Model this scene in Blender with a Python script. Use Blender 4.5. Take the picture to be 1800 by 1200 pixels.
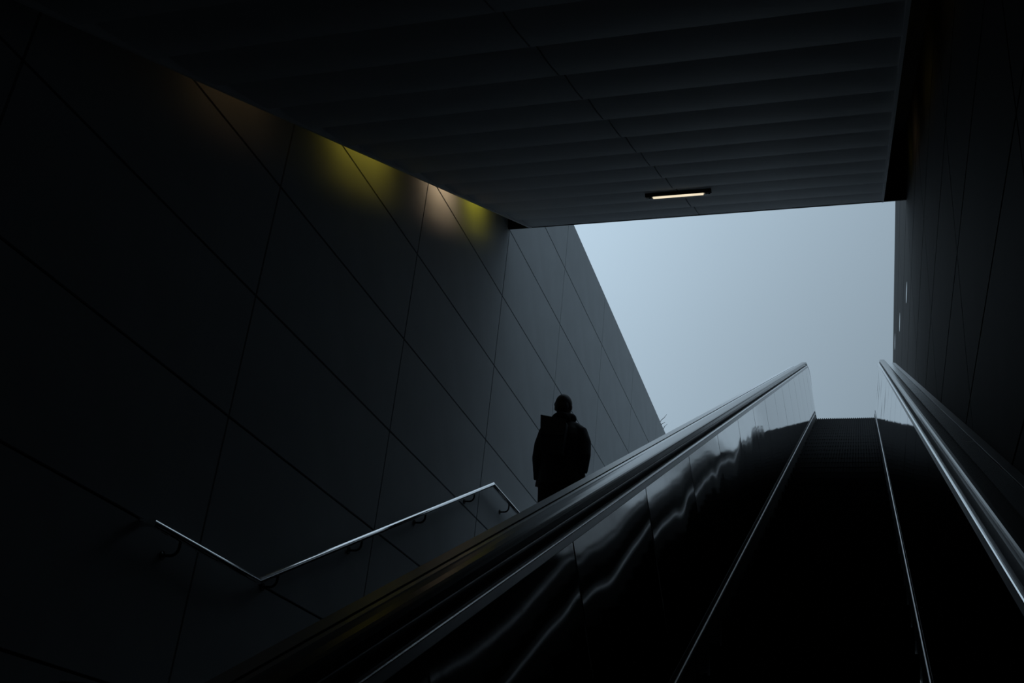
import bpy, bmesh, math, random
from mathutils import Vector, Matrix, noise

for _o in list(bpy.data.objects):
    bpy.data.objects.remove(_o, do_unlink=True)
scene = bpy.context.scene
COL = scene.collection
random.seed(4)
sin, cos, PI = math.sin, math.cos, math.pi

# ------------------------------------------------------------------ camera
ZC = 1.44                      # eye height above the lower floor; floor = 0
YAW, PITCH, ROLL, FPX = 0.335278551, 0.453424800, 0.108497917, 1965.42
fwd = Vector((-sin(YAW) * cos(PITCH), cos(YAW) * cos(PITCH), sin(PITCH)))
rgt = Vector((cos(YAW), sin(YAW), 0))
upv = rgt.cross(fwd)
r2 = cos(ROLL) * rgt + sin(ROLL) * upv
u2 = -sin(ROLL) * rgt + cos(ROLL) * upv
cam_data = bpy.data.cameras.new('camera')
cam = bpy.data.objects.new('camera', cam_data)
COL.objects.link(cam)
M = Matrix((r2, u2, -fwd)).transposed().to_4x4()
M.translation = Vector((0, 0, ZC))
cam.matrix_world = M
cam_data.sensor_width = 36
cam_data.lens = FPX / 1800 * 36
cam_data.clip_start = 0.02
scene.camera = cam

# ------------------------------------------------------------------ sky (overcast) and exposure
SKY = 0.46
world = bpy.data.worlds.new('overcast_sky')
scene.world = world
world.use_nodes = True
nt = world.node_tree
nt.nodes.clear()
out = nt.nodes.new('ShaderNodeOutputWorld')
bg = nt.nodes.new('ShaderNodeBackground')
tc = nt.nodes.new('ShaderNodeTexCoord')
sx = nt.nodes.new('ShaderNodeSeparateXYZ')
nt.links.new(tc.outputs['Generated'], sx.inputs[0])


def wmath(op, a, b=None):
    m = nt.nodes.new('ShaderNodeMath')
    m.operation = op
    for i, v in enumerate((a, b)):
        if v is None:
            continue
        if isinstance(v, (int, float)):
            m.inputs[i].default_value = v
        else:
            nt.links.new(v, m.inputs[i])
    return m.outputs[0]


# cloud deck: brighter overhead and towards the left, where the sun stands behind the cloud
e1 = wmath('MULTIPLY', wmath('SUBTRACT', sx.outputs['Z'], 0.49), 1.5)
e2 = wmath('MULTIPLY', wmath('TANH', wmath('MULTIPLY', wmath('ADD', sx.outputs['X'], 0.10), 3.2)), -0.58)
lum = wmath('MULTIPLY', wmath('EXPONENT', wmath('ADD', e1, e2)), SKY)
cn = nt.nodes.new('ShaderNodeTexNoise')
cn.inputs['Scale'].default_value = 2.2
cn.inputs['Detail'].default_value = 3
nt.links.new(tc.outputs['Generated'], cn.inputs['Vector'])
lum = wmath('MULTIPLY', lum, wmath('ADD', wmath('MULTIPLY', cn.outputs['Fac'], 0.16), 0.92))
bg.inputs['Color'].default_value = (0.77, 1.0, 1.20, 1)
nt.links.new(lum, bg.inputs['Strength'])
nt.links.new(bg.outputs[0], out.inputs['Surface'])
vs = scene.view_settings
vs.view_transform = 'Standard'
vs.look = 'None'
vs.exposure = 0
vs.gamma = 1
vs.use_curve_mapping = False


# ------------------------------------------------------------------ materials
def mat(name, col, rough=0.6, metal=0.0, var=0.0, scale=6.0, bump=0.0, spec=0.5, stretch=None, emit=None, emit_s=0.0,
        rvar=0.0, detail=6):
    m = bpy.data.materials.new(name)
    m.use_nodes = True
    t = m.node_tree
    b = t.nodes['Principled BSDF']
    b.inputs['Base Color'].default_value = (*col, 1)
    b.inputs['Roughness'].default_value = rough
    b.inputs['Metallic'].default_value = metal
    b.inputs['Specular IOR Level'].default_value = spec
    if emit:
        b.inputs['Emission Color'].default_value = (*emit, 1)
        b.inputs['Emission Strength'].default_value = emit_s
    if var or bump or rvar:
        c = t.nodes.new('ShaderNodeTexCoord')
        mp = t.nodes.new('ShaderNodeMapping')
        if stretch:
            mp.inputs['Scale'].default_value = stretch
        n = t.nodes.new('ShaderNodeTexNoise')
        n.inputs['Scale'].default_value = scale
        n.inputs['Detail'].default_value = detail
        t.links.new(c.outputs['Object'], mp.inputs['Vector'])
        t.links.new(mp.outputs[0], n.inputs['Vector'])
        if var:
            mx = t.nodes.new('ShaderNodeMix')
            mx.data_type = 'RGBA'
            mx.inputs['A'].default_value = (*[x * (1 - var) for x in col], 1)
            mx.inputs['B'].default_value = (*[min(1, x * (1 + var)) for x in col], 1)
            t.links.new(n.outputs['Fac'], mx.inputs['Factor'])
            t.links.new(mx.outputs['Result'], b.inputs['Base Color'])
        if rvar:
            mr = t.nodes.new('ShaderNodeMapRange')
            mr.inputs['To Min'].default_value = max(0, rough - rvar)
            mr.inputs['To Max'].default_value = rough + rvar
            t.links.new(n.outputs['Fac'], mr.inputs['Value'])
            t.links.new(mr.outputs[0], b.inputs['Roughness'])
        if bump:
            bp = t.nodes.new('ShaderNodeBump')
            bp.inputs['Strength'].default_value = bump
            bp.inputs['Distance'].default_value = 0.004
            t.links.new(n.outputs['Fac'], bp.inputs['Height'])
            t.links.new(bp.outputs[0], b.inputs['Normal'])
    return m


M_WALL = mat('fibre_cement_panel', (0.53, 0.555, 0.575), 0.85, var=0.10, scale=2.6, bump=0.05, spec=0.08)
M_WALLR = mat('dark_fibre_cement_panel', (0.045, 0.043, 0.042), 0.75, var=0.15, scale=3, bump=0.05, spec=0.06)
M_JOINT = mat('dark_joint', (0.012, 0.012, 0.013), 0.9, var=0.1)
M_CEIL = mat('ceiling_board', (0.78, 0.79, 0.81), 0.58, var=0.08, scale=4, bump=0.03, spec=0.5)
M_COVE = mat('cove_black', (0.02, 0.02, 0.02), 0.85, var=0.1)
M_STEEL = mat('polished_steel', (0.60, 0.60, 0.60), 0.045, 1.0, var=0.03, scale=40, rvar=0.015, stretch=(1, 1, 0.12))
M_BRUSH = mat('brushed_steel', (0.55, 0.56, 0.57), 0.26, 1.0, var=0.03, scale=3, rvar=0.03)
M_RAIL = mat('handrail_steel', (0.95, 0.955, 0.96), 0.08, 1.0, var=0.03, scale=20)
M_LEDGE = mat('worn_steel_edge', (0.42, 0.42, 0.43), 0.38, 1.0, var=0.12, scale=14, rvar=0.06)
M_SATIN = mat('satin_steel', (0.60, 0.60, 0.61), 0.32, 1.0, var=0.08, scale=14)
M_BEAD = mat('bright_edge_bead', (0.80, 0.81, 0.82), 0.18, 1.0, var=0.03, scale=10)
M_DARKM = mat('dark_cast_aluminium', (0.035, 0.036, 0.038), 0.5, 0.6, var=0.15, scale=12)
M_RUBBER = mat('black_rubber', (0.012, 0.012, 0.012), 0.20, var=0.1, scale=20, spec=0.5)
M_BLACK = mat('black_steel', (0.015, 0.015, 0.015), 0.6, 0.0, var=0.1)
M_STONE = mat('dark_granite', (0.055, 0.055, 0.057), 0.7, var=0.25, scale=60, bump=0.04)
M_PAVE = mat('grey_paving', (0.16, 0.16, 0.16), 0.8, var=0.2, scale=10)
M_COAT = mat('black_coat_cloth', (0.010, 0.012, 0.015), 0.8, var=0.2, scale=30, bump=0.2)
M_TROUS = mat('black_trousers', (0.008, 0.008, 0.009), 0.85, var=0.2, scale=40)
M_SHOE = mat('black_shoe_leather', (0.01, 0.009, 0.009), 0.45, var=0.2)
M_SKIN = mat('skin', (0.11, 0.065, 0.05), 0.55, var=0.08, scale=14)
M_HAIR = mat('dark_hair', (0.014, 0.010, 0.008), 0.6, var=0.3, scale=80, bump=0.4, stretch=(1, 1, 0.2))
M_FUR = mat('dark_collar', (0.010, 0.010, 0.011), 0.95, var=0.3, scale=60, bump=0.6)
M_BAG = mat('dark_bag_canvas', (0.012, 0.020, 0.026), 0.6, var=0.2, scale=60, bump=0.2)
M_BARK = mat('bare_twig_bark', (0.05, 0.045, 0.04), 0.85, var=0.3, scale=40)
M_TUBE = mat('lit_tube', (0.9, 0.85, 0.75), 0.4, emit=(1.0, 0.86, 0.62), emit_s=0.95)
M_COVEL = mat('cove_lens', (0.9, 0.8, 0.5), 0.4, emit=(1.0, 0.78, 0.25), emit_s=0.15)


# ------------------------------------------------------------------ helpers
def mk(name, verts, faces, m, parent=None, origin=None, smooth=False):
    if origin is None:
        origin = Vector((0, 0, 0)) if parent else sum((Vector(v) for v in verts), Vector()) / len(verts)
    pl = parent_loc(parent) if parent else Vector((0, 0, 0))
    o_loc = Vector(origin) if not parent else pl
    me = bpy.data.meshes.new(name)
    me.from_pydata([tuple(Vector(v) - o_loc) for v in verts], [], faces)
    bm = bmesh.new()
    bm.from_mesh(me)
    bmesh.ops.recalc_face_normals(bm, faces=bm.faces)
    bm.to_mesh(me)
    bm.free()
    me.materials.append(m)
    if smooth:
        me.polygons.foreach_set('use_smooth', [True] * len(me.polygons))
    o = bpy.data.objects.new(name, me)
    COL.objects.link(o)
    if parent:
        o.parent = parent
    else:
        o.location = o_loc
    return o


def parent_loc(p):
    v = Vector((0, 0, 0))
    while p:
        v += p.location
        p = p.parent
    return v


def inst(name, me, parent, world_loc):
    o = bpy.data.objects.new(name, me)
    COL.objects.link(o)
    o.parent = parent
    o.location = Vector(world_loc) - parent_loc(parent)
    return o


def thing(name, label, cat, loc=(0, 0, 0), group=None):
    o = bpy.data.objects.new(name, None)
    o.empty_display_size = 0.1
    COL.objects.link(o)
    o.location = loc
    tag(o, label, cat, group)
    return o


def tag(o, label, cat, group=None):
    o['label'] = label
    o['category'] = cat
    if group:
        o['group'] = group


def struct(o, label=None, cat=None):
    o['kind'] = 'structure'
    if label:
        o['label'] = label
    if cat:
        o['category'] = cat
    return o


def grp(name, loc, parent):
    o = bpy.data.objects.new(name, None)
    o.empty_display_size = 0.1
    COL.objects.link(o)
    o.parent = parent
    o.location = Vector(loc) - parent_loc(parent)
    return o


BF = [(0, 1, 2, 3), (4, 7, 6, 5), (0, 4, 5, 1), (1, 5, 6, 2), (2, 6, 7, 3), (3, 7, 4, 0)]


def boxv(x0, x1, y0, y1, z0, z1):
    return [(x0, y0, z0), (x1, y0, z0), (x1, y1, z0), (x0, y1, z0), (x0, y0, z1), (x1, y0, z1), (x1, y1, z1), (x0, y1, z1)]


def boxes(lst):
    v, f = [], []
    for b in lst:
        k = len(v)
        v += boxv(*b)
        f += [tuple(i + k for i in q) for q in BF]
    return v, f


def tube_geo(pts, rad, seg=12, caps=True):
    pts = [Vector(p) for p in pts]
    n = len(pts)
    if not isinstance(rad, list):
        rad = [rad] * n
    v, f = [], []
    ref = None
    for i, p in enumerate(pts):
        if i == 0:
            t = (pts[1] - p).normalized()
            mit = 1
        elif i == n - 1:
            t = (p - pts[i - 1]).normalized()
            mit = 1
        else:
            a_, b_ = (p - pts[i - 1]).normalized(), (pts[i + 1] - p).normalized()
            t = (a_ + b_).normalized()
            mit = 1 / max(0.5, t.dot(a_))
        if ref is None:
            ref = Vector((1, 0, 0)) if abs(t.x) < 0.9 else Vector((0, 0, 1))
        s = (ref - t * ref.dot(t)).normalized()
        ref = s
        w = t.cross(s)
        r = rad[i]
        rx, ry = (r if isinstance(r, tuple) else (r, r))
        for k in range(seg):
            a = 2 * PI * k / seg
            v.append(p + s * cos(a) * rx + w * sin(a) * ry * mit)
    for i in range(n - 1):
        for k in range(seg):
            k2 = (k + 1) % seg
            f.append((i * seg + k, i * seg + k2, (i + 1) * seg + k2, (i + 1) * seg + k))
    if caps:
        f.append(tuple(range(seg - 1, -1, -1)))
        f.append(tuple((n - 1) * seg + k for k in range(seg)))
    return v, f


def join(*geos):
    v, f = [], []
    for gv, gf in geos:
        k = len(v)
        v += list(gv)
        f += [tuple(i + k for i in q) for q in gf]
    return v, f


# ------------------------------------------------------------------ site dimensions (x right, y forward, z up)
XL, XR = -3.74, 0.527          # stairwell wall faces
TOP = 8.415 + ZC               # top edge of both walls
PW, PH = 2.3255, 0.8525        # cladding panel size
GAP = 0.018
Y0, Y1 = -6.0, 25.0

# -------------------------------- left and right walls with their cladding panels
ycols = [5.588 + PW * k for k in range(-5, 9)]


def clad_wall(name, side, m):
    xf = XL if side < 0 else XR
    d = 1 if side > 0 else -1
    xa, xb = sorted((xf + d * 0.022, xf + d * 0.34))
    wall = struct(mk(name, *boxes([(xa, xb, Y0, Y1, -0.3, TOP - 0.004)]), M_JOINT))
    pv = boxv(min(0, d * 0.02), max(0, d * 0.02), -PW / 2 + GAP / 2, PW / 2 - GAP / 2, -PH / 2 + GAP / 2, PH / 2 - GAP / 2)
    me = bpy.data.meshes.new('panel')
    me.from_pydata(pv, [], BF)
    bm = bmesh.new()
    bm.from_mesh(me)
    bmesh.ops.recalc_face_normals(bm, faces=bm.faces)
    bm.to_mesh(me)
    bm.free()
    me.materials.append(m)
    for y in ycols[:-1]:
        for k in range(12):
            z = TOP - PH * (k + 0.5)
            if z < -PH * 0.4:
                continue
            inst('panel', me, wall, (xf, y + PW / 2, z))
    return wall


wl = clad_wall('wall_left', -1, M_WALL)
struct(wl, 'tall grey panel-clad wall left of the stairs with a level top edge', 'wall')
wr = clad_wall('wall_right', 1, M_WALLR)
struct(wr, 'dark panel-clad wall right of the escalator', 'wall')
struct(mk('wall_back', *boxes([(XL - 0.3, XR + 0.3, Y0 - 0.3, Y0, -0.3, 4.2)]), M_WALLR), 'dark end wall of the lower hall', 'wall')

# -------------------------------- floors
struct(mk('floor', *boxes([(XL, -1.05, Y0, 0.9, -0.3, 0.0), (-1.05, XR, Y0, -1.62, -0.3, 0.0)]), M_STONE),
       'dark stone floor at the foot of the escalator', 'floor')
ZU = 7.07 + ZC
struct(mk('floor_upper', *boxes([(XL, -1.05, 21.03, Y1, ZU - 0.4, ZU), (-1.05, XR, 20.9, Y1, ZU - 0.4, ZU),
                                 (-16, XL - 0.34, 8, 34, ZU - 0.4, ZU), (XR + 0.34, 13, 8, 34, ZU - 0.4, ZU),
                                 (XL - 0.34, XR + 0.34, Y1, 34, ZU - 0.4, ZU)]), M_PAVE), 'street level paving at the top', 'floor')

# -------------------------------- sloping ceiling
B = 0.435839152
CB, SB = cos(B), sin(B)
CN = 1.767                      # distance of its underside from the eye
S1 = 6.82 * CN                  # front edge


def cp(x, s, n):
    return Vector((x, s * CB - n * SB, s * SB + n * CB + ZC))


def cbox(x0, x1, s0, s1, n0, n1):
    return [cp(x0, s0, n0), cp(x1, s0, n0), cp(x1, s1, n0), cp(x0, s1, n0), cp(x0, s0, n1), cp(x1, s0, n1), cp(x1, s1, n1), cp(x0, s1, n1)]


CXL, CXR, CXM = -1.965 * CN, 0.169 * CN, -0.894 * CN
SB0 = -0.9
cv, cf = [], []
for b in ((CXL + 0.03, CXR - 0.03, SB0, S1 - 0.01, CN + 0.071, CN + 0.09), (XL, XR, SB0, S1 + 0.05, CN + 0.62, CN + 0.85)):
    k = len(cv)
    cv += cbox(*b)
    cf += [tuple(i + k for i in q) for q in BF]
pz = cp(0, SB0, CN)
k = len(cv)
cv += boxv(XL, XR, Y0, pz.y, pz.z, pz.z + 1.4)
cf += [tuple(i + k for i in q) for q in BF]
ceil = struct(mk('ceiling', cv, cf, M_COVE), 'sloping dark ceiling of curved transverse boards over the stairs and escalator', 'ceiling')
BW = 0.3325 * CN
NR = 23
for half, (xa, xb) in enumerate(((CXL, CXM - 0.005), (CXM + 0.005, CXR))):
    ref = None
    for rI in range(NR):
        s_b = S1 - BW * rI
        s_a = s_b - BW + 0.004
        if s_a < SB0:
            break
        if ref is None:
            prof = []
            for j in range(9):
                t = j / 8
                prof.append((s_a + (s_b - s_a) * t, CN + 0.060 * (1 - t) ** 2))
            prof += [(s_b, CN + 0.07), (s_a, CN + 0.07)]
            base = cp(xa, s_a, CN)
            vv = [cp(xa, s, n) - base for s, n in prof] + [cp(xb, s, n) - base for s, n in prof]
            L = len(prof)
            ff = [tuple(range(L)), tuple(range(2 * L - 1, L - 1, -1))] + [(i, (i + 1) % L, L + (i + 1) % L, L + i) for i in range(L)]
            me = bpy.data.meshes.new('board')
            me.from_pydata([tuple(q) for q in vv], [], ff)
            bm = bmesh.new()
            bm.from_mesh(me)
            bmesh.ops.recalc_face_normals(bm, faces=bm.faces)
            bm.to_mesh(me)
            bm.free()
            me.materials.append(M_CEIL)
            ref = me
        inst('board', ref, ceil, cp(xa, s_a, CN))
# closing boards at the front edge and in the side gaps
mk('fascia', cbox(XL, XR, S1 + 0.002, S1 + 0.05, CN - 0.004, CN + 0.85), BF, M_BLACK, ceil)
for xa, xb in ((CXL - 0.006, CXL + 0.014), (CXR - 0.014, CXR + 0.006)):
    mk('edge_trim', cbox(xa, xb, SB0, S1, CN - 0.014, CN + 0.14), BF, M_CEIL, ceil)

# -------------------------------- escalator
A = 0.473415949
CA, SA = cos(A), sin(A)
NE = 1.276                      # eye distance from the skirt ledge line
XC = -0.252
ST = 18.08                      # upper bend begins
RT, RB = 2.0, 1.5
zb_line = 0.11                  # ledge line height above floor at the foot
SBOT = None


def P0(s):
    return Vector((0, s * CA + NE * SA, s * SA - NE * CA + ZC))


# distance along the incline where the ledge line would meet its horizontal run
s_int = (zb_line - (-NE * CA + ZC)) / SA
SBOT = s_int + RB * math.tan(A / 2)


def frame(s):
    """point on the ledge line and slope angle"""
    if s > ST:
        u = s - ST
        arc = RT * A
        p = P0(ST)
        if u < arc:
            th = A - u / RT
            c = p + Vector((0, SA, -CA)) * RT
            return c + Vector((0, -sin(th), cos(th))) * RT, th
        c = p + Vector((0, SA, -CA)) * RT
        return c + Vector((0, u - arc, RT)), 0.0
    if s < SBOT:
        u = SBOT - s
        arc = RB * A
        p = P0(SBOT)
        c = p + Vector((0, -SA, CA)) * RB
        if u < arc:
            th = A - u / RB
            return c + Vector((0, sin(th), -cos(th))) * RB, th
        return c + Vector((0, -(u - arc), -RB)), 0.0
    return P0(s), A


def ep(side, s, w, q):
    p, th = frame(s)
    return Vector((XC + side * w, p.y - sin(th) * q, p.z + cos(th) * q))


S_LO, S_HI = SBOT - RB * A - 1.1, ST + RT * A + 1.6
run = [S_LO]
for i in range(1, 9):
    run.append(SBOT - RB * A * (1 - i / 8) if i else 0)
run = [S_LO, SBOT - RB * A] + [SBOT - RB * A * (1 - i / 8) for i in range(1, 9)] + [ST] + [ST + RT * A * i / 10 for i in range(1, 11)] + [S_HI]


def sweep(side, prof, stations, closed=True):
    v, f = [], []
    L = len(prof)
    for s in stations:
        for w, q in prof:
            v.append(ep(side, s, w, q))
    for i in range(len(stations) - 1):
        for k in range(L if closed else L - 1):
            k2 = (k + 1) % L
            f.append((i * L + k, i * L + k2, (i + 1) * L + k2, (i + 1) * L + k))
    f.append(tuple(range(L)))
    f.append(tuple((len(stations) - 1) * L + k for k in range(L - 1, -1, -1)))
    return v, f


esc = thing('escalator', 'steel escalator rising to daylight between the stairs and the right wall', 'escalator', (XC, 1.0, 0.0))
joints = [3.02 + 1.115 * k for k in range(-3, 15)]
for side in (-1, 1):
    bal = grp('balustrade', (XC + side * 0.6, 1.0, 0.0), esc)
    mk('core', *sweep(side, [(0.545, -0.11), (0.775, -0.11), (0.775, 0.742), (0.545, 0.742)], run), M_BLACK, bal)
    mk('truss_cladding', *sweep(side, [(0.56, -1.2), (0.772, -1.2), (0.772, -0.12), (0.56, -0.12)],
                                [s for s in run if s > SBOT - RB * A * 0.3]), M_BRUSH, bal)
    mk('skirt', *sweep(side, [(0.452, -0.28), (0.47, -0.28), (0.47, -0.03), (0.452, -0.03)], run), M_DARKM, bal)
    mk('skirt_ledge', *sweep(side, [(0.445, -0.020), (0.444, -0.006), (0.446, -0.001), (0.450, 0.001), (0.53, 0.001), (0.53, -0.020)], run), M_LEDGE, bal)
    mk('lower_molding', *sweep(side, [(0.451, 0.003), (0.450, 0.006), (0.4525, 0.034), (0.456, 0.035), (0.53, 0.035), (0.53, 0.003)], run), M_DARKM, bal)
    # inner panels, each a sheet that is slightly buckled between its fixings
    js = [S_LO] + [j for j in joints if j > S_LO + 0.3] + [S_HI]
    for i in range(len(js) - 1):
        a_, b_ = js[i] + 0.006, js[i + 1] - 0.006
        nu, nv = 22, 14
        ph = random.uniform(0, 60)
        near = max(0.0, min(1.0, (10.5 - a_) / 3.0)) if side < 0 else 0.4
        amp = 0.0012 + 0.0020 * near
        bul = (0.0006 + 0.0026 * near) * random.uniform(0.6, 1.3)
        tlt = 0.0016 * near * random.uniform(-1, 1)
        g = []
        back = []
        for iu in range(nu + 1):
            s = a_ + (b_ - a_) * iu / nu
            uu = 2 * iu / nu - 1
            for iv in range(nv + 1):
                t = iv / nv
                edge = sin(PI * t) ** 1.6
                d = edge * (bul * (1 - uu * uu) + tlt * uu + amp * (noise.noise(Vector((s * 1.5 + ph, t * 1.6, ph))) + 0.30 * noise.noise(Vector((s * 4 + ph, t * 3.0, ph + 9)))))
                w = 0.453 + (0.530 - 0.453) * t
                q = 0.036 + (0.720 - 0.036) * t
                g.append(ep(side, s, w - d, q))
                back.append(ep(side, s, w + 0.006, q))
        n1 = len(g)
        f = []
        W = nv + 1
        for iu in range(nu):
            for iv in range(nv):
                p_ = iu * W + iv
                f.append((p_, p_ + 1, p_ + W + 1, p_ + W))
        # folded rim with vertices of its own, so the face stays a clean mirror up to its edge
        ring = [iu * W for iu in range(nu + 1)] + [nu * W + iv for iv in range(1, W)] + [iu * W + nv for iu in range(nu - 1, -1, -1)] + [iv for iv in range(nv - 1, 0, -1)]
        R0 = len(g)
        g += [g[i_] for i_ in ring] + [back[i_] for i_ in ring]
        L = len(ring)
        nf = len(f)
        f += [(R0 + k, R0 + (k + 1) % L, R0 + L + (k + 1) % L, R0 + L + k) for k in range(L)]
        o = mk('inner_panel', g, f, M_STEEL, bal, smooth=True)
        for k in range(nf, len(f)):
            o.data.polygons[k].use_smooth = False
    for j in js[1:-1]:
        jv = [ep(side, j + ds, 0.453 + 0.077 * t - dw, 0.036 + 0.684 * t) for t in (0, 1) for ds, dw in ((-0.0065, -0.0015), (0.0065, -0.0015), (0.0065, -0.012), (-0.0065, -0.012))]
        mk('joint_strip', jv, BF, M_BLACK, bal)
    mk('inner_trim', *sweep(side, [(0.529, 0.722), (0.5305, 0.743), (0.545, 0.743), (0.545, 0.722)], run), M_SATIN, bal)
    mk('edge_bead', *sweep(side, [(0.5305, 0.7435), (0.5295, 0.746), (0.530, 0.749), (0.5325, 0.7515), (0.536, 0.7525), (0.545, 0.7525), (0.545, 0.7435)], run), M_BEAD, bal)
    mk('inner_deck', *sweep(side, [(0.546, 0.744), (0.546, 0.751), (0.568, 0.751), (0.568, 0.744)], run), M_DARKM, bal)
    mk('handrail_guide', *sweep(side, [(0.566, 0.745), (0.566, 0.766), (0.570, 0.777), (0.598, 0.777), (0.602, 0.766), (0.602, 0.745)], run), M_BRUSH, bal)
    hr = [(0.562, 0.776), (0.553, 0.777), (0.549, 0.782), (0.549, 0.798), (0.551, 0.804), (0.556, 0.807), (0.566, 0.8085), (0.584, 0.809), (0.602, 0.8085), (0.612, 0.807), (0.617, 0.804), (0.619, 0.798), (0.619, 0.782), (0.615, 0.777), (0.606, 0.776)]
    hr_o = mk('handrail', *sweep(side, hr, run), M_RUBBER, bal)
    hr_o['label'] = 'black rubber moving handrail'
    mk('outer_deck', *sweep(side, [(0.603, 0.744), (0.603, 0.751), (0.730, 0.751), (0.730, 0.744)], run), M_BRUSH, bal)
    mk('outer_deck_edge', *sweep(side, [(0.734, 0.70), (0.734, 0.754), (0.775, 0.754), (0.779, 0.750), (0.779, 0.70)], run), M_SATIN, bal)
    # rounded newel closing the upper and lower ends
    for s_e in (S_LO, S_HI):
        dsg = -1 if s_e == S_LO else 1
        pts = []
        p, th = frame(s_e)
        for k in range(13):
            a = PI / 2 - PI * k / 12
            pts.append((XC + side * 0.59, p.y + dsg * 0.33 * cos(a), p.z + 0.47 + 0.325 * sin(a)))
        mk('handrail_return', *tube_geo(pts, (0.040, 0.016), 10), M_RUBBER, bal, smooth=True)
        pr = [(p.y, p.z + 0.02)] + [(p.y + dsg * 0.30 * cos(PI / 2 - PI * k / 12), p.z + 0.47 + 0.285 * sin(PI / 2 - PI * k / 12)) for k in range(12, -1, -1)]
        vv = [(XC + side * 0.55, y, z) for y, z in pr] + [(XC + side * 0.63, y, z) for y, z in pr]
        L = len(pr)
        mk('newel', vv, [tuple(range(L)), tuple(range(2 * L - 1, L - 1, -1))] + [(i, (i + 1) % L, L + (i + 1) % L, L + i) for i in range(L)], M_BRUSH, bal)

# steps: grooved riser and tread, one object each
STEP_D, STEP_R = 0.40, 0.40 * math.tan(A)


def step_mesh(flat=False):
    v, f = [], []
    w = 0.444
    ng = 30
    r = 0.0 if flat else STEP_R
    lst = [(-w, w, 0.012, STEP_D, -0.05, -0.008)]
    for i in range(ng):
        x0 = -w + 2 * w * i / ng
        lst.append((x0, x0 + w / ng, 0.0, STEP_D, -0.05, 0.0))
    if not flat:
        lst.append((-w, w, 0.02, 0.05, -r, -0.05))
        for i in range(ng):
            x0 = -w + 2 * w * i / ng
            lst.append((x0, x0 + w / ng, 0.010, 0.02, -r, -0.05))
    return boxes(lst)


def mk_mesh(name, geo, m):
    me = bpy.data.meshes.new(name)
    me.from_pydata(geo[0], [], geo[1])
    me.materials.append(m)
    return me


sm = mk_mesh('step', step_mesh(), M_DARKM)
smf = mk_mesh('step', step_mesh(True), M_DARKM)
y_top = P0(ST).y + RT * SA * 0.55
p_, th_ = frame(ST + RT * A)
z_top = p_.z - 0.11
# tread nosings lie on the incline just under the skirt ledge
z_at = lambda y: (-NE * CA + ZC) + (y - NE * SA) * math.tan(A) - 0.11 / CA
y = 0.35
while True:
    z = z_at(y)
    if z > z_top + 0.02:
        break
    inst('step', sm, esc, (XC, y, z))
    y += STEP_D
y_end = y
for k in range(3):
    inst('step', smf, esc, (XC, y_end + STEP_D * k, z_top))
for k in range(4):
    inst('step', smf, esc, (XC, 0.35 - STEP_D * (k + 1), 0.0))
mk('comb_plate', boxv(XC - 0.44, XC + 0.44, y_end + 1.2, 20.9, z_top - 0.05, z_top + 0.005), BF, M_DARKM, esc)

# -------------------------------- staircase between the left wall and the escalator
RISE, GO = 0.1518, 0.2993
XS0, XS1 = XL + 0.004, -1.036
stair = thing('staircase', 'dark stone staircase with landings between the panelled wall and the escalator', 'staircase', ((XS0 + XS1) / 2, 0.8, 0))
sv = boxv(XS0, XS1, 0, GO + 0.02, -0.30, 0)
stm = mk_mesh('step', (sv, BF), M_STONE)
y, z = 0.79, 0.0
land = []
for fl in range(4):
    for k in range(14):
        z += RISE
        last = k == 13
        if not last:
            inst('step', stm, stair, (0, y, z))
        else:
            ly = y
        y += GO
    y_next = y - GO + (1.16 + GO if fl < 3 else 0.3)
    if fl < 3:
        mk('landing', boxv(XS0, XS1, ly, y_next, z - 0.30, z), BF, M_STONE, stair)
        y = y_next
    else:
        mk('landing', boxv(XS0, XS1, ly, 21.03, z - 0.30, z), BF, M_STONE, stair)

# -------------------------------- wall handrail on J brackets
XH = -3.64
zr = lambda r: r * 3.64 + ZC
rail = thing('handrail', 'slim bright steel handrail bent along the stair wall', 'handrail', (XL, 6.14, zr(0.43)))
path = [(XL + 0.004, 4.98, zr(0.4305)), (XH, 4.98, zr(0.4305)), (XH, 6.14, zr(0.4305)), (XH, 10.33, zr(1.015)), (XH, 11.49, zr(1.015)), (XH, 15.68, zr(1.599)), (XH, 16.4, zr(1.599))]
RR = 0.024


def rail_seg(a, b):
    return tube_geo([a, b], RR, 24)


def mitred(pts):
    return tube_geo(pts, RR, 24)


mk('rail', *mitred(path), M_RAIL, rail)
def rail_z(y):
    for (x0, ya, za), (x1, yb, zb) in zip(path[1:], path[2:]):
        if ya <= y <= yb:
            return za + (zb - za) * (y - ya) / (yb - ya)
for yb in (5.25, 6.38, 7.52, 8.68, 9.83, 10.925, 11.9, 13.1, 14.3):
    zt = rail_z(yb) - RR * 0.8
    pts = [(XH, yb, zt), (XH, yb, zt - 0.035)]
    for k in range(1, 7):
        a = PI / 2 * k / 6
        pts.append((XH - 0.045 * (1 - cos(a)), yb, zt - 0.035 - 0.045 * sin(a)))
    pts.append((XL + 0.002, yb, zt - 0.080))
    br = mk('bracket', *tube_geo(pts, 0.0085, 10), M_BLACK, rail, smooth=True)
    rs = mk('rosette', *tube_geo([(XL + 0.0005, yb, zt - 0.080), (XL + 0.007, yb, zt - 0.080)], 0.026, 18), M_BLACK, br)
    mk('screw', *tube_geo([(XL + 0.007, yb - 0.014, zt - 0.066), (XL + 0.0095, yb - 0.014, zt - 0.066)], [0.007, 0.005], 8), M_RAIL, br)

# -------------------------------- recessed ceiling lamp across the seam
SL = 5.985 * CN
cl = thing('ceiling_light', 'lit slim tube lamp set across the seam of the sloping ceiling', 'lamp', cp(CXM, SL, CN))
xa, xb = -1.071 * CN, -0.717 * CN
hs = 0.029
nz = CN + 0.004


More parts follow.
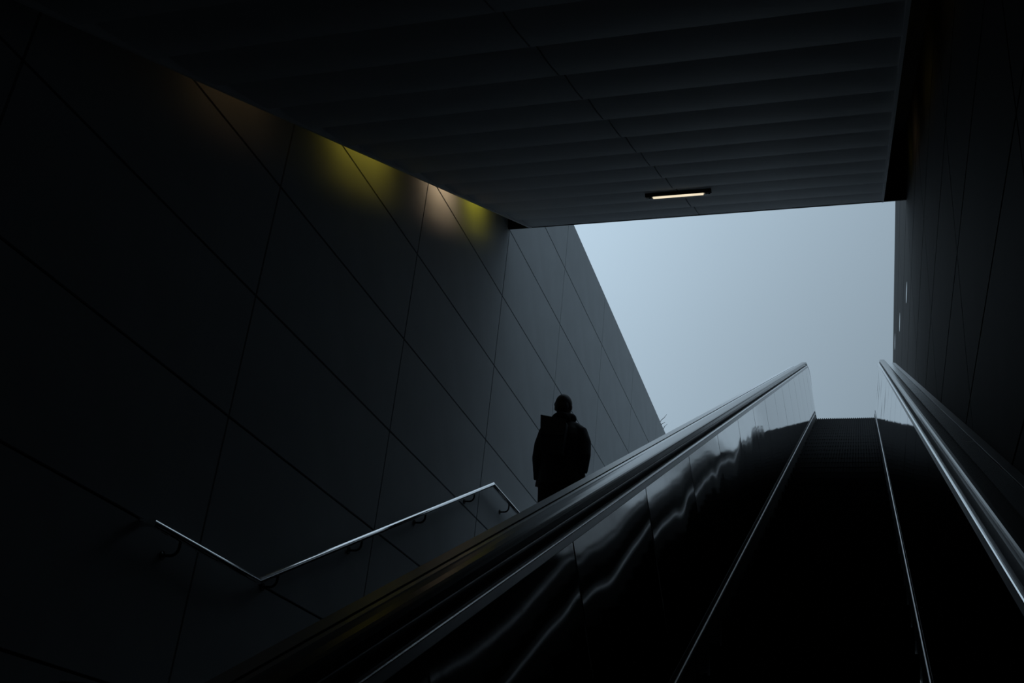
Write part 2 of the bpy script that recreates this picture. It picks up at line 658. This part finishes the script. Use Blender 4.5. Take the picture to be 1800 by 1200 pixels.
def cprism(x0, x1, prof):
    L = len(prof)
    return [cp(x0, s, n) for s, n in prof] + [cp(x1, s, n) for s, n in prof], \
        [tuple(range(L)), tuple(range(2 * L - 1, L - 1, -1))] + [(i, (i + 1) % L, L + (i + 1) % L, L + i) for i in range(L)]


mk('housing', *cprism(xa, xb, [(SL - hs, nz + 0.02), (SL - hs, nz - 0.018), (SL - hs + 0.008, nz - 0.020), (SL - hs + 0.010, nz - 0.008), (SL + hs - 0.010, nz - 0.008), (SL + hs - 0.008, nz - 0.020), (SL + hs, nz - 0.018), (SL + hs, nz + 0.02)]), M_BLACK, cl)
tb = mk('tube', *tube_geo([cp(xa + 0.075, SL, nz - 0.020), cp(xb - 0.075, SL, nz - 0.020)], 0.018, 14), M_TUBE, cl, smooth=True)
tb['label'] = 'glowing warm white tube'
for xe in (xa + 0.040, xb - 0.040):
    mk('end_cap', *tube_geo([cp(xe - 0.030, SL, nz - 0.020), cp(xe + 0.030, SL, nz - 0.020)], 0.015, 12), M_BRUSH, cl, smooth=True)

# -------------------------------- lamps hidden in the side coves, washing the walls
for side, xg in ((-1, CXL + 0.12), (1, CXR - 0.12)):
    where = 'left' if side < 0 else 'right'
    for sc, ln, pw, colr, lab in ((3.50, 0.8, 0.022, (1.0, 0.42, 0.25), ('hidden lamp casting the faint reddish glow high on the left wall', 'dim lamp hidden in the right ceiling gap, fourth from the opening')),
                                  (4.62, 1.0, 0.46, (1.0, 0.80, 0.07), ('hidden lamp casting the wide yellow glow on the left wall', 'dim lamp hidden in the right ceiling gap, third from the opening')),
                                  (5.62, 0.6, 1.15, (1.0, 0.70, 0.42), ('hidden lamp casting the pinkish glow on the left wall', 'dim lamp hidden in the right ceiling gap, second from the opening')),
                                  (6.16, 0.5, 0.48, (1.0, 0.88, 0.06), ('hidden lamp casting the small yellow glow on the left wall nearest the opening', 'dim lamp hidden in the right ceiling gap, first from the opening'))):
        s = sc * CN
        c_l = thing('cove_light', lab[0 if side < 0 else 1], 'lamp', cp(xg, s, CN + 0.10), group='lamps above the %s ceiling edge' % where)
        mk('housing', cbox(xg - 0.045, xg + 0.045, s - ln / 2 - 0.03, s + ln / 2 + 0.03, CN + 0.092, CN + 0.20), BF, M_BLACK, c_l)
        xl = xg + side * 0.046
        mk('lens', cbox(xl - 0.001, xl + 0.001, s - ln / 2, s + ln / 2, CN + 0.205, CN + 0.285), BF, M_COVEL, c_l)
        mk('reflector', cbox(xl - side * 0.012 - 0.002, xl - side * 0.012 + 0.002, s - ln / 2, s + ln / 2, CN + 0.20, CN + 0.29), BF, M_BLACK, c_l)
        ld = bpy.data.lights.new('cove_lamp', 'AREA')
        ld.shape = 'RECTANGLE'
        ld.size, ld.size_y = ln, 0.07
        ld.energy = pw * (1.0 if side < 0 else 0.08)
        ld.color = colr
        ld.spread = math.radians(130)
        lo = bpy.data.objects.new('cove_lamp', ld)
        COL.objects.link(lo)
        lo.parent = c_l
        lo.location = cp(xl + side * 0.004, s, CN + 0.245) - c_l.location
        zax = -Vector((side, SB * 0.25, -CB * 0.25)).normalized()
        xax = Vector((0, CB, SB))
        yax = zax.cross(xax).normalized()
        lo.rotation_euler = Matrix((xax, yax, zax)).transposed().to_euler()

# -------------------------------- added mirror plates standing in for sky glints on the right wall
for i, (ya, yb, z_, lab) in enumerate(((11.10, 11.59, 6.25, 'added mirror plate for a sky glint on the right wall, lowest of three'), (13.39, 13.93, 7.09, 'added mirror plate for a sky glint on the right wall, middle of three'), (15.61, 16.16, 7.92, 'added mirror plate for a sky glint on the right wall, topmost of three'))):
    z_ += ZC
    hh = 0.042
    ol = [(ya, z_), (ya + 0.09, z_ - hh * 0.8), (ya + 0.2, z_ - hh), (yb - 0.12, z_ - hh), (yb - 0.04, z_ - hh * 0.6), (yb, z_), (yb - 0.06, z_ + hh * 0.8), (yb - 0.15, z_ + hh), (ya + 0.2, z_ + hh * 0.9), (ya + 0.07, z_ + hh * 0.5)]
    L = len(ol)
    v = [(XR - 0.0005, y_, zz) for y_, zz in ol] + [(XR - 0.005, y_, zz) for y_, zz in ol]
    f = [tuple(range(L)), tuple(range(2 * L - 1, L - 1, -1))] + [(k, (k + 1) % L, L + (k + 1) % L, L + k) for k in range(L)]
    o = mk('glint_plate', v, f, M_RAIL)
    tag(o, lab, 'plate', 'added plates for sky glints on the right wall')


# ------------------------------------------------------------------ person on the stairs
def ell(c, r, seg=16, rings=10):
    v, f = [], []
    c = Vector(c)
    for i in range(rings + 1):
        ph = PI * i / rings
        for k in range(seg):
            a = 2 * PI * k / seg
            v.append(c + Vector((r[0] * sin(ph) * cos(a), r[1] * sin(ph) * sin(a), r[2] * cos(ph))))
    for i in range(rings):
        for k in range(seg):
            k2 = (k + 1) % seg
            f.append((i * seg + k, (i + 1) * seg + k, (i + 1) * seg + k2, i * seg + k2))
    return v, f


def rings_geo(rs, seg=24):
    v, f = [], []
    for z_, cx, cy, rx, ry in rs:
        for k in range(seg):
            a = 2 * PI * k / seg
            v.append(Vector((cx + rx * cos(a), cy + ry * sin(a), z_)))
    n = len(rs)
    for i in range(n - 1):
        for k in range(seg):
            k2 = (k + 1) % seg
            f.append((i * seg + k, i * seg + k2, (i + 1) * seg + k2, (i + 1) * seg + k))
    f.append(tuple(range(seg - 1, -1, -1)))
    f.append(tuple((n - 1) * seg + k for k in range(seg)))
    return v, f


def fuse(name, geo, m, parent, voxel=0.008, smooth_it=3, base=Vector((0, 0, 0))):
    """union overlapping closed shapes into one continuous skin"""
    me = bpy.data.meshes.new(name + '_tmp')
    me.from_pydata([tuple(v) for v in geo[0]], [], geo[1])
    bm = bmesh.new()
    bm.from_mesh(me)
    bmesh.ops.remove_doubles(bm, verts=bm.verts, dist=1e-5)
    bmesh.ops.recalc_face_normals(bm, faces=bm.faces)
    bm.to_mesh(me)
    bm.free()
    o = bpy.data.objects.new(name + '_tmp', me)
    COL.objects.link(o)
    rm = o.modifiers.new('r', 'REMESH')
    rm.mode = 'VOXEL'
    rm.voxel_size = voxel
    sm_ = o.modifiers.new('s', 'SMOOTH')
    sm_.factor = 0.5
    sm_.iterations = smooth_it
    dg = bpy.context.evaluated_depsgraph_get()
    dg.update()
    me2 = bpy.data.meshes.new_from_object(o.evaluated_get(dg))
    bpy.data.objects.remove(o, do_unlink=True)
    me2.name = name
    me2.materials.clear()
    me2.materials.append(m)
    me2.polygons.foreach_set('use_smooth', [True] * len(me2.polygons))
    ob = bpy.data.objects.new(name, me2)
    COL.objects.link(ob)
    ob.parent = parent
    return ob


PX, PY = -2.828, 9.84
PZ = 2.661 + ZC
person = thing('person', 'person in a dark coat climbing the stairs, seen from behind against the grey wall', 'person', (PX, PY, PZ))


def hand(wr, dirv, palm_n, thumb_side, sc=1.0):
    """palm and five bent fingers hanging from wrist wr along dirv"""
    d = Vector(dirv).normalized()
    nrm = Vector(palm_n)
    nrm = (nrm - d * nrm.dot(d)).normalized()
    wd = d.cross(nrm).normalized() * thumb_side
    wr = Vector(wr)
    gs = []
    gs.append(tube_geo([wr - d * 0.03, wr + d * 0.02, wr + d * 0.055, wr + d * 0.09], [(0.024, 0.024), (0.030, 0.022), (0.036, 0.020), (0.038, 0.018)], 12))
    gs.append(ell(wr + d * 0.055, (0.033, 0.033, 0.034), 12, 8))
    for i, (off, ln) in enumerate(((0.030, 0.070), (0.011, 0.080), (-0.009, 0.074), (-0.028, 0.058))):
        b = wr + d * 0.082 + wd * off
        p1 = b + d * ln * 0.45 + nrm * 0.010
        p2 = p1 + d * ln * 0.28 + nrm * 0.018
        p3 = p2 + d * ln * 0.14 + nrm * 0.022
        gs.append(tube_geo([b - d * 0.02, b, p1, p2, p3], [0.0095, 0.0095, 0.0088, 0.0080, 0.0060], 8))
    t0 = wr + d * 0.030 + wd * 0.024
    gs.append(tube_geo([t0 - wd * 0.012, t0, t0 + d * 0.032 + wd * 0.024 + nrm * 0.012, t0 + d * 0.062 + wd * 0.026 + nrm * 0.024], [0.012, 0.0125, 0.0105, 0.0075], 8))
    return join(*gs)


# arm joints (right arm held a little out, hand by the hip; left arm hanging)
RA = [(0.205, 0.0, 1.375), (0.254, -0.015, 1.27), (0.272, -0.045, 1.13), (0.238, 0.05, 0.985)]
LA = [(-0.150, 0.0, 1.385), (-0.188, -0.005, 1.26), (-0.200, -0.01, 1.12), (-0.186, 0.045, 0.94)]
# legs: left foot on the upper step, right foot one step below
LL = [(-0.075, 0.0, 0.92), (-0.085, 0.03, 0.50), (-0.085, 0.0, 0.09)]
RL = [(0.115, 0.0, 0.92), (0.120, -0.06, 0.42), (0.120, -0.30, -0.062)]
body = join(
    ell((0.012, 0.012, 1.665), (0.077, 0.097, 0.120), 20, 14),
    ell((0.012, 0.040, 1.600), (0.055, 0.062, 0.060)),
    ell((0.012, 0.112, 1.648), (0.012, 0.018, 0.022), 10, 8),
    ell((0.092, -0.004, 1.652), (0.011, 0.020, 0.032), 10, 8),
    ell((-0.068, -0.004, 1.652), (0.011, 0.020, 0.032), 10, 8),
    tube_geo([(0.015, -0.005, 1.42), (0.013, 0.0, 1.53), (0.012, 0.010, 1.62)], [0.070, 0.058, 0.058], 16),
    rings_geo([(0.88, 0.02, 0, 0.155, 0.10), (1.02, 0.02, 0, 0.140, 0.10), (1.20, 0.025, 0, 0.155, 0.11), (1.36, 0.028, 0, 0.170, 0.105), (1.44, 0.026, 0, 0.125, 0.08), (1.48, 0.02, 0, 0.07, 0.06)]),
    tube_geo(RA, [0.058, 0.046, 0.040, 0.028], 12), tube_geo(LA, [0.058, 0.046, 0.040, 0.028], 12),
    tube_geo(LL, [0.085, 0.058, 0.040], 12), tube_geo(RL, [0.085, 0.058, 0.040], 12),
    hand(RA[3], (0.10, 0.10, -1), (-1, 0.2, 0), 1), hand(LA[3], (-0.02, 0.12, -1), (1, 0.2, 0), -1))
bd = fuse('body', body, M_SKIN, person, 0.0062, 2)
# coat with sleeves
coat = join(
    rings_geo([(0.83, 0.028, 0.0, 0.205, 0.155), (0.95, 0.027, 0.0, 0.200, 0.152), (1.08, 0.024, 0.0, 0.188, 0.148), (1.22, 0.028, -0.005, 0.202, 0.150), (1.33, 0.030, -0.008, 0.208, 0.142), (1.40, 0.030, -0.006, 0.185, 0.126), (1.455, 0.028, 0, 0.145, 0.106), (1.50, 0.025, 0, 0.108, 0.090), (1.535, 0.022, 0, 0.080, 0.078)], 32),
    tube_geo([(0.06, 0, 1.455), (0.14, 0, 1.425)] + RA[:3] + [(0.243, 0.035, 0.985)], [0.06, 0.070, 0.078, 0.068, 0.062, 0.050], 16),
    tube_geo([(-0.02, 0, 1.455), (-0.09, 0, 1.425)] + LA[:3] + [(-0.187, 0.038, 0.915)], [0.06, 0.070, 0.074, 0.064, 0.058, 0.050], 16),
    ell((0.262, -0.02, 1.20), (0.066, 0.062, 0.09), 12, 8), ell((0.268, -0.045, 1.115), (0.062, 0.060, 0.055), 12, 8),
    ell((-0.196, -0.01, 1.09), (0.056, 0.056, 0.07), 12, 8))
fuse('coat', coat, M_COAT, person, 0.009, 4)
# thick rolled hood round the neck
tg = []
for k in range(25):
    a = 2 * PI * k / 24
    tg.append((0.022 + 0.088 * cos(a), -0.004 + 0.082 * sin(a), 1.525 + 0.012 * cos(a) + 0.012 * sin(a)))
fuse('hood', join(tube_geo(tg, 0.044, 14), ell((0.02, -0.085, 1.50), (0.10, 0.055, 0.075), 16, 10)), M_FUR, person, 0.008, 3)
# hair
hair = join(ell((0.012, -0.004, 1.688), (0.085, 0.098, 0.106), 20, 12), ell((0.012, -0.060, 1.640), (0.068, 0.046, 0.080), 16, 10), ell((-0.052, 0.012, 1.690), (0.036, 0.055, 0.035), 12, 8))
fuse('hair', hair, M_HAIR, person, 0.007, 2)
# trousers
trou = join(rings_geo([(0.80, 0.02, 0, 0.165, 0.118), (0.90, 0.02, 0, 0.165, 0.115), (1.02, 0.02, 0, 0.150, 0.110)]),
            tube_geo([(-0.075, 0, 0.90), (-0.083, 0.028, 0.52), (-0.085, 0.0, 0.075)], [0.105, 0.080, 0.066], 16),
            tube_geo([(0.115, 0, 0.90), (0.120, -0.055, 0.44), (0.120, -0.295, -0.075)], [0.105, 0.080, 0.066], 16))
fuse('trousers', trou, M_TROUS, person, 0.010, 3)
for fx, fy, fz in ((-0.085, 0.0, 0.0), (0.120, -0.30, -RISE)):
    g = join(tube_geo([(fx, fy - 0.09, fz + 0.045), (fx, fy - 0.03, fz + 0.055), (fx, fy + 0.06, fz + 0.045), (fx, fy + 0.14, fz + 0.030), (fx, fy + 0.18, fz + 0.024)], [(0.030, 0.036), (0.038, 0.050), (0.044, 0.040), (0.044, 0.028), (0.026, 0.018)], 14),
             boxes([(fx - 0.040, fx + 0.040, fy - 0.105, fy + 0.16, fz + 0.0, fz + 0.022)]))
    fuse('shoe', g, M_SHOE, person, 0.007, 2)
# bag slung behind the left shoulder, its stiff top corner standing up
bag = thing('bag', "dark bag with a stiff corner rising above the person's left shoulder", 'bag', (PX - 0.1, PY - 0.18, PZ + 1.0))
bx, by, bz = PX, PY, PZ
bv = []
for yy in (-0.155, -0.235):
    for x_, z_ in ((-0.120, 1.12), (0.10, 1.08), (0.12, 1.40), (0.0, 1.425), (-0.055, 1.462), (-0.148, 1.490)):
        bv.append((bx + x_, by + yy, bz + z_))
bo = mk('bag_body', bv, [tuple(range(6)), tuple(range(11, 5, -1))] + [(i, (i + 1) % 6, 6 + (i + 1) % 6, 6 + i) for i in range(6)], M_BAG, bag)
bvm = bo.modifiers.new('bevel', 'BEVEL')
bvm.width = 0.008
bvm.segments = 2
mk('flap', [(bx - 0.142, by - 0.237, bz + 1.482), (bx + 0.115, by - 0.237, bz + 1.430), (bx + 0.10, by - 0.244, bz + 1.26), (bx - 0.115, by - 0.244, bz + 1.28),
            (bx - 0.142, by - 0.241, bz + 1.482), (bx + 0.115, by - 0.241, bz + 1.430), (bx + 0.10, by - 0.250, bz + 1.26), (bx - 0.115, by - 0.250, bz + 1.28)], BF, M_BAG, bag)
mk('strap', *tube_geo([(bx - 0.10, by - 0.15, bz + 1.44), (bx - 0.095, by - 0.09, bz + 1.515), (bx - 0.09, by + 0.0, bz + 1.515), (bx - 0.09, by + 0.10, bz + 1.47), (bx - 0.10, by + 0.155, bz + 1.32), (bx - 0.15, by + 0.14, bz + 1.15), (bx - 0.17, by - 0.15, bz + 1.10)], (0.022, 0.006), 8), M_BAG, bag, smooth=True)

# ------------------------------------------------------------------ bare shrub behind the left wall, its twig tips over the edge
sh = thing('bare_shrub', 'bare twigs of a leafless shrub poking over the wall top', 'shrub', (-4.75, 22.6, ZU))
trunk = [(-4.75, 22.6, ZU), (-4.72, 22.55, ZU + 0.7), (-4.62, 22.5, ZU + 1.3), (-4.50, 22.4, ZU + 1.75)]
mk('stem', *tube_geo(trunk, [0.035, 0.028, 0.020, 0.012], 8), M_BARK, sh, smooth=True)
for tw in ([(-4.50, 22.4, ZU + 1.75), (-4.25, 22.0, ZU + 1.98), (-4.0, 21.475, 9.09 + ZC), (-4.0, 21.763, 9.257 + ZC), (-4.0, 22.048, 9.456 + ZC)],
           [(-4.25, 22.0, ZU + 1.98), (-4.0, 21.62, 9.07 + ZC), (-4.0, 21.884, 9.202 + ZC)],
           [(-4.62, 22.5, ZU + 1.3), (-4.2, 22.1, ZU + 1.7), (-4.0, 21.834, 9.085 + ZC), (-4.0, 22.162, 9.279 + ZC)],
           [(-4.72, 22.55, ZU + 0.7), (-4.9, 22.8, ZU + 1.3), (-5.0, 23.1, ZU + 1.8)], [(-4.62, 22.5, ZU + 1.3), (-4.8, 22.2, ZU + 1.7), (-5.0, 22.1, ZU + 2.1)]):
    mk('twig', *tube_geo(tw, [0.010] + [0.006] * (len(tw) - 2) + [0.003], 6), M_BARK, sh, smooth=True)
